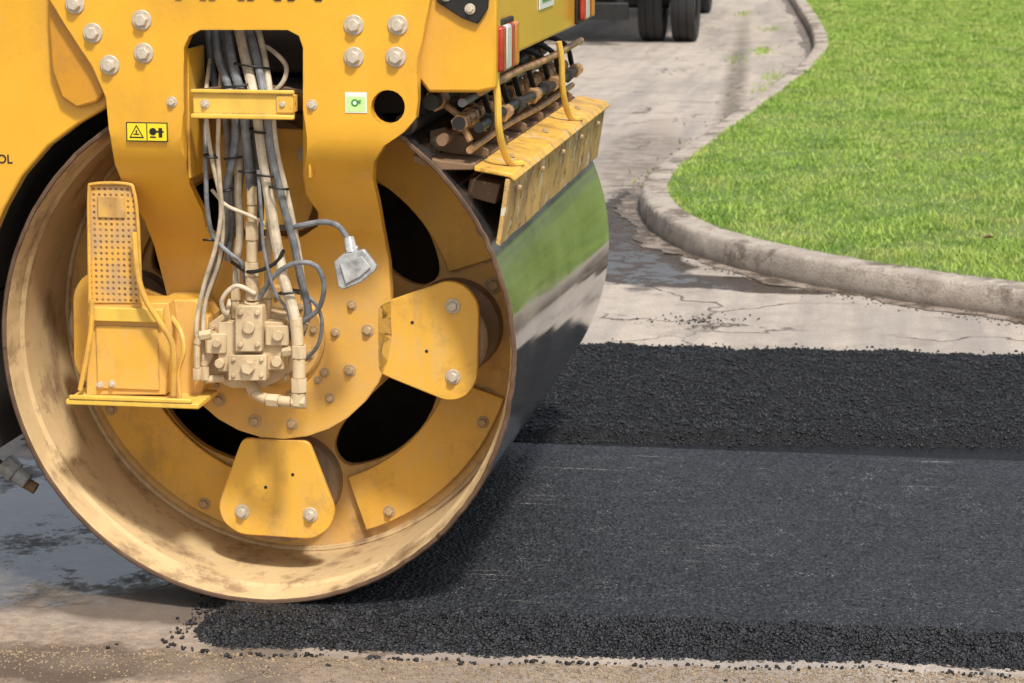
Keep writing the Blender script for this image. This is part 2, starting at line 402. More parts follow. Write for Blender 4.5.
for q in ((205,104),(283,104)): addbolt(P(q[0],q[1],-.116),yoke,.5)

# stickers
def tri(cx,cz,r,y,mb,mi): mb.prism([(cx-r,cz-r*.75),(cx+r,cz-r*.75),(cx,cz+r)],y-.0006,y,mi)
def sticker(px0,py0,px1,py1,y): a=P(px0,py0,y);b=P(px1,py1,y); return a.x,b.x,b.z,a.z
x0,x1,z0,z1=sticker(126,122,168,142,-.0715)
ys=-.0712; mb=MB()
mb.bxyz(x0,x1,ys-.0006,ys,z0,z1,1)
w=(x1-x0); e=.003; xm=x0+w*.50
mb.bxyz(x0+e,xm-e/2,ys-.0012,ys-.0006,z0+e,z1-e,0).bxyz(xm+e/2,x1-e,ys-.0012,ys-.0006,z0+e,z1-e,0)
cx=(x0+xm)/2; cz=(z0+z1)/2; h=(z1-z0)
tri(cx,cz-.001,h*.40,ys-.0012,mb,1); tri(cx,cz-.0015,h*.29,ys-.0019,mb,0)
mb.bxyz(cx-.008,cx+.008,ys-.0032,ys-.0026,cz-h*.15,cz-h*.09,1).bxyz(cx-.002,cx+.002,ys-.0032,ys-.0026,cz-h*.07,cz+h*.1,1)
cx=(xm+x1)/2
mb.bxyz(cx-.020,cx+.018,ys-.0019,ys-.0013,cz-h*.02,cz+h*.07,1).bxyz(cx+.004,cx+.014,ys-.0026,ys-.002,cz-h*.26,cz+h*.22,1)
mb.cyl((cx-.012,ys-.0013,cz+h*.03),(cx-.012,ys-.0022,cz+h*.03),.010,n=14,mi=1).bxyz(cx-.020,cx-.004,ys-.0019,ys-.0013,cz-h*.30,cz-h*.22,1)
mb.obj("warning_sticker",[M_stickY,M_black],yoke,smooth=False)
x0,x1,z0,z1=sticker(345,92,367,113,-.0715)
mb=MB().bxyz(x0,x1,ys-.0006,ys,z0,z1,0); cx=(x0+x1)/2;cz=(z0+z1)/2
mb.bxyz(x0+.003,x1-.003,ys-.0010,ys-.0006,z0+.003,z1-.012,2)
mb.cyl((cx-.003,ys-.0011,cz-.001),(cx-.003,ys-.0016,cz-.001),.010,n=20,mi=1).cyl((cx-.003,ys-.0017,cz-.001),(cx-.003,ys-.0021,cz-.001),.005,n=20,mi=0)
mb.prism([(cx+.002,cz+.004),(cx+.014,cz+.008),(cx+.012,cz-.004)],ys-.0026,ys-.0022,1)
mb.obj("service_sticker",[M_stickW,M_stickG,M_stickP],yoke,smooth=False)
def text(s,loc,size,rot,mat,name,parent,ex=.0004):
    cu=bpy.data.curves.new(name,'FONT'); cu.body=s; cu.size=size; cu.extrude=ex; cu.offset=size*.012
    to=bpy.data.objects.new(name+"_src",cu); COL.objects.link(to)
    bpy.context.view_layer.update()
    me=bpy.data.meshes.new_from_object(to.evaluated_get(bpy.context.evaluated_depsgraph_get()))
    bpy.data.objects.remove(to)
    M=Matrix.Translation(loc)@rot.to_4x4(); me.transform(M); me.materials.clear(); me.materials.append(mat)
    o=bpy.data.objects.new(name,me); COL.objects.link(o); setp(o,parent); return o
RX=Matrix.Rotation(math.pi/2,3,'X')
text("HAMM",P(172,-.8,-.0725),.14,RX,M_black,"lettering",yoke)

# bodywork
body=empty("body",(0,0,1.45),parent=roller)
lp=xz([(-160,-150),(40,-150),(60,-20),(112,90),(106,108),(78,124),(48,146),(22,176),(4,208),(-14,250),(-26,300),(-160,300)],-.02)
MB().prism(lp,-.02,.03).obj("side_panel",M_yel,body,bevel=.006,label="yellow side panel with black lettering")
lp=xz([(-160,-150),(60,-150),(100,60),(108,92),(98,104),(68,126),(40,154),(14,188),(-3,222),(-16,262),(-24,300),(-160,300)],.03)
MB().prism(lp,.034,2.05).obj("wheel_arch",M_dark,body,bevel=.004)  # black instead of yellow underside: shade under the arch put into the colour
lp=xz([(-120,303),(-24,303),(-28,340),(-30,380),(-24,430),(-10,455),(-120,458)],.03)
MB().prism(lp,.034,.40).obj("gap_shade_panel",M_dark,body,bevel=.004)  # added panel; its dark tone stands in for the shaded gap beside the drum
lp=xz([(46,-150),(47,20),(50,70),(60,98),(76,109),(96,103),(104,92),(85,40),(70,-150)],-.05)
MB().prism(lp,-.045,-.021).obj("corner_plate",paint("ochre_paint",(.68,.31,.02),dustamt=.2,rust=.1),body,bevel=.008)
text("OL",P(-3,163,-.0212),.034,RX,M_black,"lettering",body)
a=P(100,-150,.2); zt=a.z
MB().bxyz(-.45,.30,.24,2.05,1.455,zt).obj("chassis",M_dark,body,bevel=.01)  # dark tone paints in the shade behind the yoke window
bm=xz([(405,-150),(500,-150),(497,88),(480,92),(430,92),(405,60)],0)
MB().prism(bm,-.02,.05).obj("beam",M_yel,body,bevel=.008)
MB().bxyz(.33,.635,.051,2.04,1.50,zt-.01).obj("tail_panel",M_yel,body,bevel=.01)
q=xz([(437,-40),(492,-40),(488,8),(478,24),(462,18),(437,2)],-.03)
MB().prism(q,-.035,-.0205).obj("black_bracket",M_black,body,bevel=.003)
for c in ((446,-4),(470,9)): addbolt(P(c[0],c[1],-.0355),body,.6)
def light(y0,zc):
    tl=empty("tail_light",(.65,y0,zc),parent=body)
    MB().bxyz(.636,.648,y0-.01,y0+.30,zc-.072,zc+.072,0).obj("light_housing",M_black,tl,bevel=.004)
    yy=y0
    for wd,mm,hh in ((.06,M_red,.060),(.09,M_wht,.060),(.06,M_red,.060),(.07,M_org,.060)):
        MB().bxyz(.6485,.668,yy,yy+wd-.006,zc-hh,zc+hh).obj("lens",mm,tl,bevel=.008); yy+=wd
light(.01,P(505,50,0).z); light(1.66,1.58)
MB().bxyz(.6365,.639,.85,1.15,1.60,1.95,0).bxyz(.6392,.641,.9,1.1,1.62,1.66,1).bxyz(.6392,.641,.93,.99,1.68,1.9,1).bxyz(.6392,.641,1.0,1.08,1.72,1.78,1).obj("decal",[M_stickW,M_stickG],body,smooth=False)
# scraper
scr=empty("scraper",(.64,1.0,1.15),parent=roller)
bl=MB(); ny=70
prof_b=[(.650,1.030),(.662,1.025),(.675,1.11),(.688,1.200),(.676,1.203),(.663,1.11)]
for j in range(ny+1):
    y=-.01+2.09*j/ny; w1=.005*noise.noise(Vector((y*3,1,0)))+.003*noise.noise(Vector((y*14,1,0)))
    for k,(x,z) in enumerate(prof_b): bl.v.append((x+.5*w1*(k in(2,5)),y,z+(w1 if k<2 else 0)))
for j in range(ny):
    for k in range(6): bl.f.append((j*6+k,j*6+(k+1)%6,(j+1)*6+(k+1)%6,(j+1)*6+k)); bl.m.append(0)
bl.f+=[tuple(range(6))[::-1],tuple(range(ny*6,ny*6+6))]; bl.m+=[0,0]
bl.obj("scraper_blade",M_scr,scr,label="chipped pale yellow scraper blade with rusty lower edge")
MB().prism([(.590,1.222),(.685,1.206),(.697,1.196),(.703,1.200),(.690,1.217),(.590,1.236)],.0,2.10).obj("scraper_holder",M_ledge,scr,bevel=.003,label="yellow scraper holder ledge with rust spots")
MB().prism([(.55,1.14),(.63,1.12),(.645,1.175),(.56,1.19)],.10,2.05).obj("mounting_bar",M_brown,scr,bevel=.004)
MB().prism([(.42,1.24),(.50,1.22),(.585,1.222),(.585,1.236),(.50,1.245),(.42,1.26)],.02,2.05).obj("backing_plate",M_brown,scr,bevel=.003)
for k in range(6):
    y=.16+.34*k
    MB().prism([(.44,1.31),(.48,1.32),(.60,1.26),(.60,1.242),(.50,1.248),(.44,1.26)],y,y+.018).obj("scraper_arm",M_brown,scr,bevel=.002)
for y in (.3,.95,1.7): addbolt((.64,y,1.227),scr,.55,BOLTD).rotation_euler=(-math.pi/2,0,0)
for y in (.12,.55,.98,1.41,1.84): addbolt((.690,y,1.165),scr,.5,BOLTD).rotation_euler=(0,0,math.pi/2)
spr=empty("spray_bar",(.5,1.0,1.36),parent=roller)
for (x,z,r,m) in ((.47,1.40,.022,M_black),(.545,1.345,.018,M_black),(.40,1.34,.03,M_dark),(.605,1.43,.011,M_brass),(.43,1.445,.018,M_black),(.60,1.335,.014,M_black),(.555,1.40,.012,M_hose),(.50,1.30,.016,M_brown),(.575,1.275,.010,M_brass)):
    MB().tube([(x,.02,z),(x,.6,z+.006),(x,1.3,z-.004),(x,2.05,z)],r,12).obj("spray_pipe",m,spr)
for k in range(8):
    y=.08+.25*k+random.uniform(-.04,.04); s=random.uniform(.75,1.05)
    MB().cyl((.545,y-.035*s,1.345),(.545,y+.035*s,1.345),.028*s,n=6).cyl((.545,y,1.345),(.570,y,1.295),.012*s,n=8).cyl((.545,y+.05,1.345),(.545,y+.12,1.345),.023,n=12).cyl((.545,y+.12,1.345),(.545,y+.145,1.345),.029,n=6).obj("spray_nozzle",M_brass,spr,bevel=.001)
    y+=.12; MB().cyl((.60,y,1.335),(.60,y+.07,1.335),.020,n=10).cyl((.60,y-.02,1.335),(.60,y,1.335),.025,n=6).obj("pipe_coupling",M_brass if k%2 else M_dark,spr,bevel=.001)
    MB().cyl((.47,y-.1,1.40),(.47,y-.03,1.40),.030,n=8).cyl((.47,y-.06,1.40),(.545,y-.06,1.345),.010,n=8).obj("pipe_coupling",M_brown if k%2 else M_brass,spr,bevel=.001)
for k in range(7):
    y=.1+.29*k+random.uniform(-.06,.06); MB().tube([(.47,y,1.40),(.51,y+.05,1.45),(.57,y+.1,1.42),(.58,y+.18,1.35)],.009,8).obj("spray_hose",M_black,spr)
for y in (.02,1.25):
    MB().tube([(.640,y,1.48),(.648,y+.01,1.42),(.650,y+.03,1.32),(.664,y+.10,1.235),(.69,y+.16,1.222)],.010,10).obj("hanger_rod",M_yel2,scr)
MB().bxyz(.28,.44,.1,2.0,1.36,1.455).obj("cover_plate",M_dark,spr,bevel=.004)

# step
step=empty("step",(P(120,390,0).x,0,P(120,390,0).z),parent=roller)
y=.0
q=xz([(88,188),(93,185),(128,185),(134,192),(138,225),(141,303),(88,303)],y)
MB().prism(q,y-.004,y+.02).obj("perforated_tread",[M_perf],step,bevel=.002)
a=P(98,196,y);b=P(126,218,y); MB().bxyz(a.x,b.x,y-.009,y-.0045,b.z,a.z).obj("tread_slot",M_dusty,step,bevel=.002)
MB().tube([P(90,303,y-.01),P(89,240,y-.01),P(89,192,y-.01),P(94,184,y-.01),P(127,184,y-.01),P(134,192,y-.01),P(138,225,y-.01),P(141,303,y-.01)],.005,8).obj("step_rail",M_plate,step)
MB().tube([P(134,232,y-.04),P(138,275,y-.05),P(146,300,y-.05),P(160,322,y-.05),P(172,343,y-.05),P(174,365,y-.05),P(173,396,y-.04)],.0085,10).obj("step_rail",M_plate,step)
MB().tube([P(92,300,y-.03),P(91,330,y-.03),P(85,365,y-.03),P(80,390,y-.03)],.007,8).obj("step_rail",M_plate,step)
q=xz([(88,303),(168,303),(172,330),(166,395),(86,395)],y)
MB().prism(q,y,y+.12).obj("step_box",M_plate,step,bevel=.003)
a=P(96,325,y);b=P(160,390,y)
MB().bxyz(a.x,b.x,y-.006,y-.0005,b.z,a.z).obj("step_panel",M_plate,step,bevel=.002)
a=P(92,306,y);b=P(165,322,y); MB().bxyz(a.x,b.x,y-.02,y-.0005,b.z,a.z).obj("step_lip",M_yel2,step,bevel=.003)
a=P(74,394,y);b=P(206,404,y)
MB().bxyz(a.x,b.x,y-.07,y+.12,b.z,a.z).bxyz(a.x+.01,b.x-.02,y-.072,y-.06,a.z,a.z+.012).obj("foot_plate",M_yel2,step,bevel=.003)
q=xz([(160,300),(196,300),(208,318),(206,380),(200,398),(160,398)],.06)
MB().prism(q,.06,.19).obj("side_bracket",M_plate,step,bevel=.004)
MB().tube([P(180,398,-.03),P(178,372,-.03),P(184,350,-.03),P(180,330,-.01),P(170,315,.03)],.0075,8).obj("bent_rod",M_plate,step)
for a,b in ((100,385),(112,384),(84,398)): addbolt(P(a,b,y-.0065),step,.45)

# hydraulic motor
mot=empty("hydraulic_motor",tuple(P(247,345,.1)),parent=roller)
def pc(x,y,r,d0,d1,n=24,name="port_cover"):
    a=P(x,y,d0); MB().cyl((a.x,d1,a.z),(a.x,d0,a.z),r,None,n).obj(name,M_beige,mot,bevel=.002)
def cast(poly,d0,d1,nm="motor_housing",bev=.004): MB().prism(roundpoly(xz(poly,d0),.004,2),d0,d1).obj(nm,M_beige,mot,bevel=bev,seg=2)
cast([(208,324),(222,314),(286,314),(291,324),(291,372),(276,382),(262,388),(232,388),(212,380),(206,372)],.05,.17)
cast([(218,322),(284,322),(284,370),(218,372)],.0,.05)
cast([(235,306),(262,306),(262,352),(235,352)],-.03,.03,"valve_block",.003)
cast([(228,355),(266,355),(266,381),(228,381)],-.025,.03,"valve_block",.003)
cast([(265,326),(289,326),(289,346),(265,346)],-.014,.03,"valve_block",.003)
cast([(206,334),(226,334),(226,354),(206,354)],-.008,.05,"valve_block",.003)
pc(247,368,.020,-.040,-.024,6); pc(219,364,.014,-.01,.03,12); pc(277,336,.015,-.028,-.013,12); pc(276,362,.017,-.01,.03,6); pc(216,344,.013,-.022,-.007,6); pc(240,313,.008,-.038,-.029,6); pc(257,313,.008,-.038,-.029,6); pc(240,345,.008,-.038,-.029,6); pc(257,345,.008,-.038,-.029,6); pc(248,328,.017,-.040,-.029,16); pc(233,360,.006,-.032,-.024,6); pc(261,360,.006,-.032,-.024,6); pc(233,376,.006,-.032,-.024,6); pc(261,376,.006,-.032,-.024,6); pc(212,328,.008,.04,.052,6); pc(286,378,.008,.04,.052,6)
def fit(pts,name="hose_fitting",mat=None):
    mb=MB()
    for (p,q,r,n) in pts: mb.cyl(P(*p),P(*q),r,n=n)
    mb.obj(name,mat or M_beige,mot,bevel=.0015)
fit([((252,186,0),(252,205,0),.016,6),((252,205,0),(252,222,0),.013,16),((252,222,0),(252,240,0),.020,6),((252,240,0),(252,262,0),.016,16),((252,262,.0),(252,276,.0),.022,6),((252,276,0),(252,300,0),.018,16),((252,300,0),(252,322,.03),.023,8)])
fit([((296,318,-.02),(298,345,-.02),.017,16),((299,345,-.02),(299,358,-.02),.022,6),((299,358,-.02),(299,378,-.02),.018,16),((299,378,-.02),(299,392,-.02),.024,6),((299,392,-.02),(297,405,-.02),.020,16)])
fit([((306,402,-.02),(292,402,-.02),.019,8),((292,402,-.02),(280,401,-.01),.015,16),((280,401,-.01),(268,400,0),.020,6),((268,400,0),(255,394,.03),.015,16),((255,394,.03),(248,378,.06),.018,12)])
fit([((212,334,.0),(200,336,.0),.015,6),((200,336,0),(197,344,0),.011,10),((197,344,0),(197,368,0),.009,10),((197,368,0),(197,380,0),.013,6)])
fit([((212,352,.02),(204,366,.02),.012,12),((204,366,.02),(204,380,.02),.016,6),((204,380,0.02),(225,378,.04),.011,12)])
fit([((285,338,.02),(298,332,.02),.014,8),((298,332,.02),(306,322,.02),.013,12)]); fit([((284,352,0),(296,350,-.01),.016,6)])
fit([((236,288,.04),(236,300,.04),.016,6),((236,300,.04),(236,318,.04),.013,8)]); fit([((268,288,.05),(268,298,.05),.016,6),((268,298,.05),(266,318,.05),.013,8)])
def hose(pts,r,mat,name="hose",n=10,ridge=0): MB().tube([P(*p) for p in pts],r,n,ridge=ridge).obj(name,mat,roller)
hose([(214,20,.16),(219,60,.06),(231,95,-.02),(236,130,-.03),(232,162,-.03),(226,190,0),(224,235,.06),(218,262,.12),(205,300,.14)],.011,M_hose)
hose([(220,20,.18),(228,70,.08),(236,110,.02),(242,150,.01),(238,200,.04),(240,240,.08)],.011,M_hose)
hose([(226,20,.16),(232,60,.05),(242,100,-.03),(247,145,-.03),(251,190,0)],.013,M_hose)
hose([(237,20,.14),(246,60,.04),(256,105,-.04),(262,150,-.04),(268,190,-.03),(275,235,-.02),(284,280,-.02),(293,310,-.02),(296,330,-.02)],.015,M_hoseb)
hose([(247,20,.14),(257,60,.02),(266,105,-.05),(271,150,-.05),(282,200,-.03),(293,240,0),(301,280,.02),(308,310,.03),(301,335,.03)],.011,M_hose)
hose([(256,20,.12),(265,60,.04),(271,100,-.04),(276,150,-.04),(289,205,-.01),(298,250,.02),(304,300,.03)],.009,M_hoseb)
hose([(242,20,.2),(250,65,.1),(251,110,.03),(256,150,.02),(260,200,.04),(258,250,.08)],.011,M_hose)
hose([(208,30,.2),(214,80,.1),(226,120,.05),(229,160,.05),(233,210,.07),(228,260,.1)],.010,M_hose)
hose([(238,110,-.0),(240,150,.0),(238,190,.02),(240,230,.05),(237,262,.06),(236,290,.05)],.011,M_hoseb)
hose([(262,120,.02),(266,170,.02),(270,215,.04),(268,255,.06),(268,290,.05)],.010,M_hoseb)
hose([(210,60,.12),(206,95,.0),(207,125,-.05),(213,165,-.05),(221,205,-.02),(216,245,-.01),(204,285,0),(197,320,0),(197,345,0)],.006,M_hoseb)
hose([(221,70,.1),(219,110,-.04),(218,150,-.05),(220,185,-.04),(223,225,0),(219,262,.02),(206,300,.04),(203,330,.03),(204,366,.02)],.006,M_hoseb)
hose([(205,120,.06),(206,165,-.02),(207,205,-.02),(213,236,0),(228,252,0),(242,264,.0),(245,282,.02)],.0065,M_hose)
hose([(212,190,.0),(226,205,-.02),(246,214,-.03),(262,222,-.02),(272,232,.0)],.005,M_hoseb)
hose([(258,170,-.05),(261,210,-.05),(264,250,-.04),(274,290,-.03),(288,312,-.02),(292,340,.0)],.0045,M_hose)
hose([(258,300,0),(275,275,-.03),(296,263,-.04),(316,266,-.04),(324,285,-.03),(319,308,-.01),(303,322,0)],.007,M_hose)
hose([(230,300,.04),(226,315,.0),(222,300,-.02),(236,286,-.02),(256,294,-.02)],.0065,M_hoseb)
hose([(276,228,.02),(298,226,.0),(322,222,0),(338,226,0),(349,240,0)],.008,M_hose)
hose([(262,45,.1),(274,52,.05),(286,66,.02),(283,82,0),(270,95,0)],.0065,M_hoseb)
hose([(292,290,.05),(312,300,.03),(322,320,.02),(318,345,.03),(305,360,.05)],.0055,M_hose)
hose([(232,262,.06),(250,272,-.02),(274,264,-.03),(284,250,-.03)],.0055,M_black)
for (x,yy,d,r) in ((211,156,-.05,.018),(233,158,-.03,.022),(247,172,-.03,.02),(266,176,-.04,.024),(279,188,-.04,.024),(226,190,0,.018),(289,292,-.02,.026),(254,66,.03,.05),(238,84,0,.04),(262,130,-.04,.03),(209,240,0,.014)):
    p=P(x,yy,d)
    c=[Vector((p.x+r*1.05*math.cos(t),p.y+r*.9*math.sin(t),p.z+.15*r*math.cos(t+x))) for t in [2*math.pi*i/14 for i in range(15)]]
    MB().tube(c,.0035,6,sub=2).obj("cable_tie",M_black,roller)
lampe=empty("work_lamp",tuple(P(354,266,-.02)),parent=roller)
MB().cyl(P(349,238,0),P(352,254,-.02),.014,.018,14).cyl(P(347,250,-.02),P(358,250,-.02),.012,n=8).obj("lamp_socket",M_lamp,lampe,bevel=.001)
q=xz([(334,262),(343,254),(364,249),(377,266),(375,271),(362,282),(343,290),(338,286)],-.03)
MB().prism(q,-.035,-.015).obj("lamp_housing",M_capgrey,lampe,bevel=.004)
q=xz([(340,264),(362,256),(371,267),(360,277),(346,284)],-.037)
MB().prism(q,-.041,-.0355).obj("lamp_glass",M_lamp,lampe,bevel=.002)
MB().tube([P(-14,455,.3),P(2,468,.3),P(18,478,.28),P(36,489,.28)],.018,10).obj("drain_hose",M_brown,roller)
MB().cyl(P(4,462,.27),P(16,473,.27),.034,n=6).cyl(P(16,473,.27),P(28,482,.27),.026,n=12).obj("drain_coupling",M_capgrey,roller,bevel=.003)

# ------------------------------------------------------------ ground, road
def asph_mat(name,c0,c1,ns=150,bump=.5,rough=.7,streak=True,spec=.45):
    m=NT(name)
    v=m.vor(ns,out="Color"); sp=m.n("ShaderNodeSeparateColor"); m.l(v,sp.inputs[0])
    d=m.vor(ns); big=m.noise(1.7,5,.6); fine=m.noise(130,4,.75); mid=m.noise(22,4,.7)
    f=m.math('ADD',m.math('MULTIPLY',sp.outputs[0],.6),m.math('MULTIPLY',m.rng(fine,.3,.7),.4))
    c=m.mix(m.math('POWER',f,2.4),c0,c1)
    c=m.mix(m.math('MULTIPLY',m.rng(d,.35,.75),.7),c,tuple(x*.4 for x in c0))
    if streak:
        c=m.mix(m.math('MULTIPLY',m.rng(big,.35,.7),.12),c,c1)
        s=m.noise(1,7,.75,vec=m.mp((1.2,42,1),rot=(0,0,.02))); s2=m.noise(2.0,3,.5)
        k=m.math('MULTIPLY',m.rng(s,.585,.66),m.rng(s2,.48,.58))
        k=m.math('MULTIPLY',k,m.rng(fine,.35,.55))
        c=m.mix(m.math('MULTIPLY',k,.9),c,(.40,.36,.32))
        dk=m.rng(m.noise(60,3,.6),.46,.32); c=m.mix(m.math('MULTIPLY',dk,.9),c,(.004,.004,.005))
        m.set("Roughness",m.rng(fine,.3,.7,rough*.7,rough*1.2))
    else: m.set("Roughness",m.rng(fine,.3,.7,rough*.75,min(1,rough*1.25)))
    m.col(c); m.set("Specular IOR Level",spec)
    b1=m.bump(d,bump,.008); b2=m.bump(mid,.35,.008,b1); m.bump(fine,.7,.005,b2); return m.mat
M_asph=asph_mat("rolled_asphalt",(.006,.0065,.008),(.082,.086,.100),85,1.0,.48,spec=.5)
M_loose=asph_mat("loose_asphalt",(.005,.0055,.007),(.024,.025,.030),110,.9,.6,False,.35)
M_stone=asph_mat("asphalt_stone",(.005,.0055,.007),(.050,.051,.060),45,.2,.36,False,.5)
M_aggr=asph_mat("asphalt_aggregate",(.008,.0085,.011),(.26,.26,.27),22,.2,.38,False)

def road_mat():
    m=NT("old_concrete_road")
    big=m.noise(.9,7,.62); mid=m.noise(7,8,.7); fine=m.noise(120,4,.7); trk=m.noise(1,5,.6,vec=m.mp((2.5,.22,1),rot=(0,0,-.06)))
    c=m.mix(m.rng(big,.3,.7),(.51,.44,.36),(.38,.32,.265))
    c=m.mix(m.rng(mid,.4,.75),c,(.58,.50,.42))
    c=m.mix(m.math('MULTIPLY',m.rng(trk,.45,.62),.65),c,(.27,.245,.225))
    c=m.mix(m.math('MULTIPLY',m.rng(fine,.42,.68),.55),c,(.17,.14,.115))
    c=m.mix(m.math('MULTIPLY',m.rng(m.noise(3.2,8,.75),.53,.62),.4),c,(.20,.16,.125))
    cr=m.n("ShaderNodeTexVoronoi",feature='DISTANCE_TO_EDGE'); cr.inputs["Scale"].default_value=.8
    wv=m.n("ShaderNodeVectorMath",operation='ADD'); nn=m.n("ShaderNodeTexNoise"); nn.inputs["Scale"].default_value=2.5; nn.inputs["Detail"].default_value=6
    m.l(m.tc.outputs["Object"],nn.inputs["Vector"]); sc=m.n("ShaderNodeVectorMath",operation='SCALE'); sc.inputs["Scale"].default_value=.5; m.l(nn.outputs["Color"],sc.inputs[0])
    m.l(m.tc.outputs["Object"],wv.inputs[0]); m.l(sc.outputs[0],wv.inputs[1]); m.l(wv.outputs[0],cr.inputs["Vector"])
    crack=m.math('MULTIPLY',m.rng(cr.outputs["Distance"],.010,.002),m.rng(m.noise(1.1,2,.5),.38,.50))
    c=m.mix(m.math('MULTIPLY',crack,.85),c,(.07,.05,.04))
    def E(px,py,rx,ry,rot,amt=.5,ns=2.5,soft=.12): q=PG(px,py); return m.ellipse(q.x,q.y,rx,ry,rot,amt,ns,soft)
    near=m.ellipse(-1.2,-1.3,2.6,1.40,0,.15,2,.25)
    nc=m.mix(m.rng(m.noise(24,8,.75),.40,.60),(.34,.245,.165),(.14,.092,.058))
    c=m.mix(m.math('MULTIPLY',near,m.rng(mid,.3,.7,.5,.9)),c,nc)
    dirt=E(50,664,.36,.17,.2,.8,5,.12); c=m.mix(m.math('MULTIPLY',dirt,.9),c,(.085,.055,.036))
    d2=E(255,655,.11,.28,.3,.8,6,.2); c=m.mix(m.math('MULTIPLY',d2,.8),c,(.10,.075,.055))
    d5=E(170,606,.45,.16,.0,.8,6,.15); c=m.mix(m.math('MULTIPLY',d5,.8),c,(.085,.06,.042))
    d6=E(640,684,1.6,.13,.02,.4,5,.3); c=m.mix(m.math('MULTIPLY',d6,m.rng(mid,.35,.6,.2,.75)),c,(.24,.185,.14))
    d3=E(640,160,.30,2.6,.06,.5,1.6,.3); c=m.mix(m.math('MULTIPLY',m.math('MULTIPLY',d3,m.rng(mid,.3,.6)),.75),c,(.12,.09,.07))
    d4=E(735,85,.10,9,.055,.7,1.4,.5); c=m.mix(m.math('MULTIPLY',m.math('MULTIPLY',d4,m.rng(mid,.35,.5)),.8),c,(.11,.09,.065))
    ws=[E(632,255,.30,1.05,.20,.5,3,.08),E(705,282,.48,.22,-.15,.7,4,.08),E(628,222,.19,1.5,.1,.7,3,.08),E(775,291,.30,.08,-.1,.6,5,.08)]
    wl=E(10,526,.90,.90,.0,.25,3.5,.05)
    w=ws[0]
    for q in ws[1:]: w=m.math('MAXIMUM',w,q)
    wall=m.math('MAXIMUM',w,wl)
    c2=m.mix(m.rng(mid,.35,.7),(.024,.016,.011),(.07,.05,.035))
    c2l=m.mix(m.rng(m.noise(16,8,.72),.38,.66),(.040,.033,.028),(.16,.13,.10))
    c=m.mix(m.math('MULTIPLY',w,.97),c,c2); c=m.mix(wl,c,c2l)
    m.col(c)
    fl=m.math('ADD',m.math('MULTIPLY',m.noise(3.4,9,.70,vec=m.mp((1,.7,1))),.75),m.math('MULTIPLY',m.noise(34,5,.7),.25))
    filml=m.math('MULTIPLY',wl,m.rng(fl,.50,.60,1,.1)); filmw=m.math('MULTIPLY',w,m.rng(mid,.47,.53,1,.3)); film=m.math('MAXIMUM',filml,filmw)
    m.set("Roughness",m.math('SUBTRACT',.9,m.math('ADD',m.math('MULTIPLY',film,.66),m.math('MULTIPLY',wall,.2))))
    m.set("Specular IOR Level",m.math('ADD',m.rng(w,0,1,.5,.38),m.math('MULTIPLY',filml,.5)))
    rip=m.noise(11,4,.6)
    hb=m.math('ADD',m.math('ADD',m.math('MULTIPLY',fine,.5),m.math('SUBTRACT',mid,m.math('MULTIPLY',crack,1.0))),rip)
    b=m.n("ShaderNodeBump"); b.inputs["Distance"].default_value=.008
    m.l(hb,b.inputs["Height"]); m.l(m.rng(film,0,1,.7,.05),b.inputs["Strength"]); m.l(b.outputs[0],m.b.inputs["Normal"])
    return m.mat
M_road=road_mat()
m=NT("kerb_concrete"); mid=m.noise(6,8,.7); fine=m.noise(90,5,.7)
c=m.mix(m.rng(mid,.35,.7),(.60,.52,.43),(.35,.285,.23)); c=m.mix(m.math('MULTIPLY',m.rng(fine,.50,.70),.65),c,(.17,.14,.11))
c=m.mix(m.math('MULTIPLY',m.rng(m.noise(2.6,7,.74),.51,.60),.85),c,(.12,.09,.065))
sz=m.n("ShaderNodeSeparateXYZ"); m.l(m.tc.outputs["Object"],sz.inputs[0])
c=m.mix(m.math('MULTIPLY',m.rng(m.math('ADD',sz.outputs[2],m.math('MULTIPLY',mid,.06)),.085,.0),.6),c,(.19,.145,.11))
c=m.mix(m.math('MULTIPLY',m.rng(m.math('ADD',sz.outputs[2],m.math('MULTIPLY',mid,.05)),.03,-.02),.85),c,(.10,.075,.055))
m.col(c); m.set("Roughness",.9); m.bump(m.math('ADD',mid,fine),.9,.014); M_kerb=m.mat
m=NT("lawn_soil"); n=m.noise(3,6,.7); m.col(m.mix(m.rng(n,.3,.7),(.09,.17,.03),(.20,.25,.07))); m.set("Roughness",.95); m.bump(m.noise(60,4,.7),.8,.02); M_lawn=m.mat
m=NT("grass_blade"); n=m.noise(1.3,6,.72); n2=m.noise(60,2,.5)
c=m.mix(m.rng(n,.38,.62),(.19,.36,.035),(.39,.52,.09)); c=m.mix(m.rng(n2,.3,.75),c,(.48,.61,.15)); c=m.mix(m.math('MULTIPLY',m.rng(m.noise(170,1,.5),.64,.72),.6),c,(.60,.55,.30))
c=m.mix(m.math('MULTIPLY',m.rng(m.noise(2.2,6,.72),.51,.61),.7),c,(.58,.57,.20))
c=m.mix(m.math('MULTIPLY',m.rng(m.noise(3.6,6,.72),.48,.38),.7),c,(.09,.21,.025))
m.col(c); m.set("Roughness",.6); m.set("Specular IOR Level",.25)
tr=m.n("ShaderNodeBsdfTranslucent"); m.l(c,tr.inputs[0]); mx=m.n("ShaderNodeMixShader"); mx.inputs[0].default_value=.35
m.l(m.b.outputs[0],mx.inputs[1]); m.l(tr.outputs[0],mx.inputs[2]); m.l(mx.outputs[0],m.t.nodes["Material Output"].inputs[0]); M_blade=m.mat

def quad(name,x0,x1,y0,y1,z,mat):
    o=MB().add([(x0,y0,z),(x1,y0,z),(x1,y1,z),(x0,y1,z)],[(0,1,2,3)]).obj(name,mat,smooth=False); o["kind"]="structure"; return o
quad("ground",-300,300,-300,300,-.12,M_lawn)
quad("road",-14,45,-30,120,-.035,M_road)

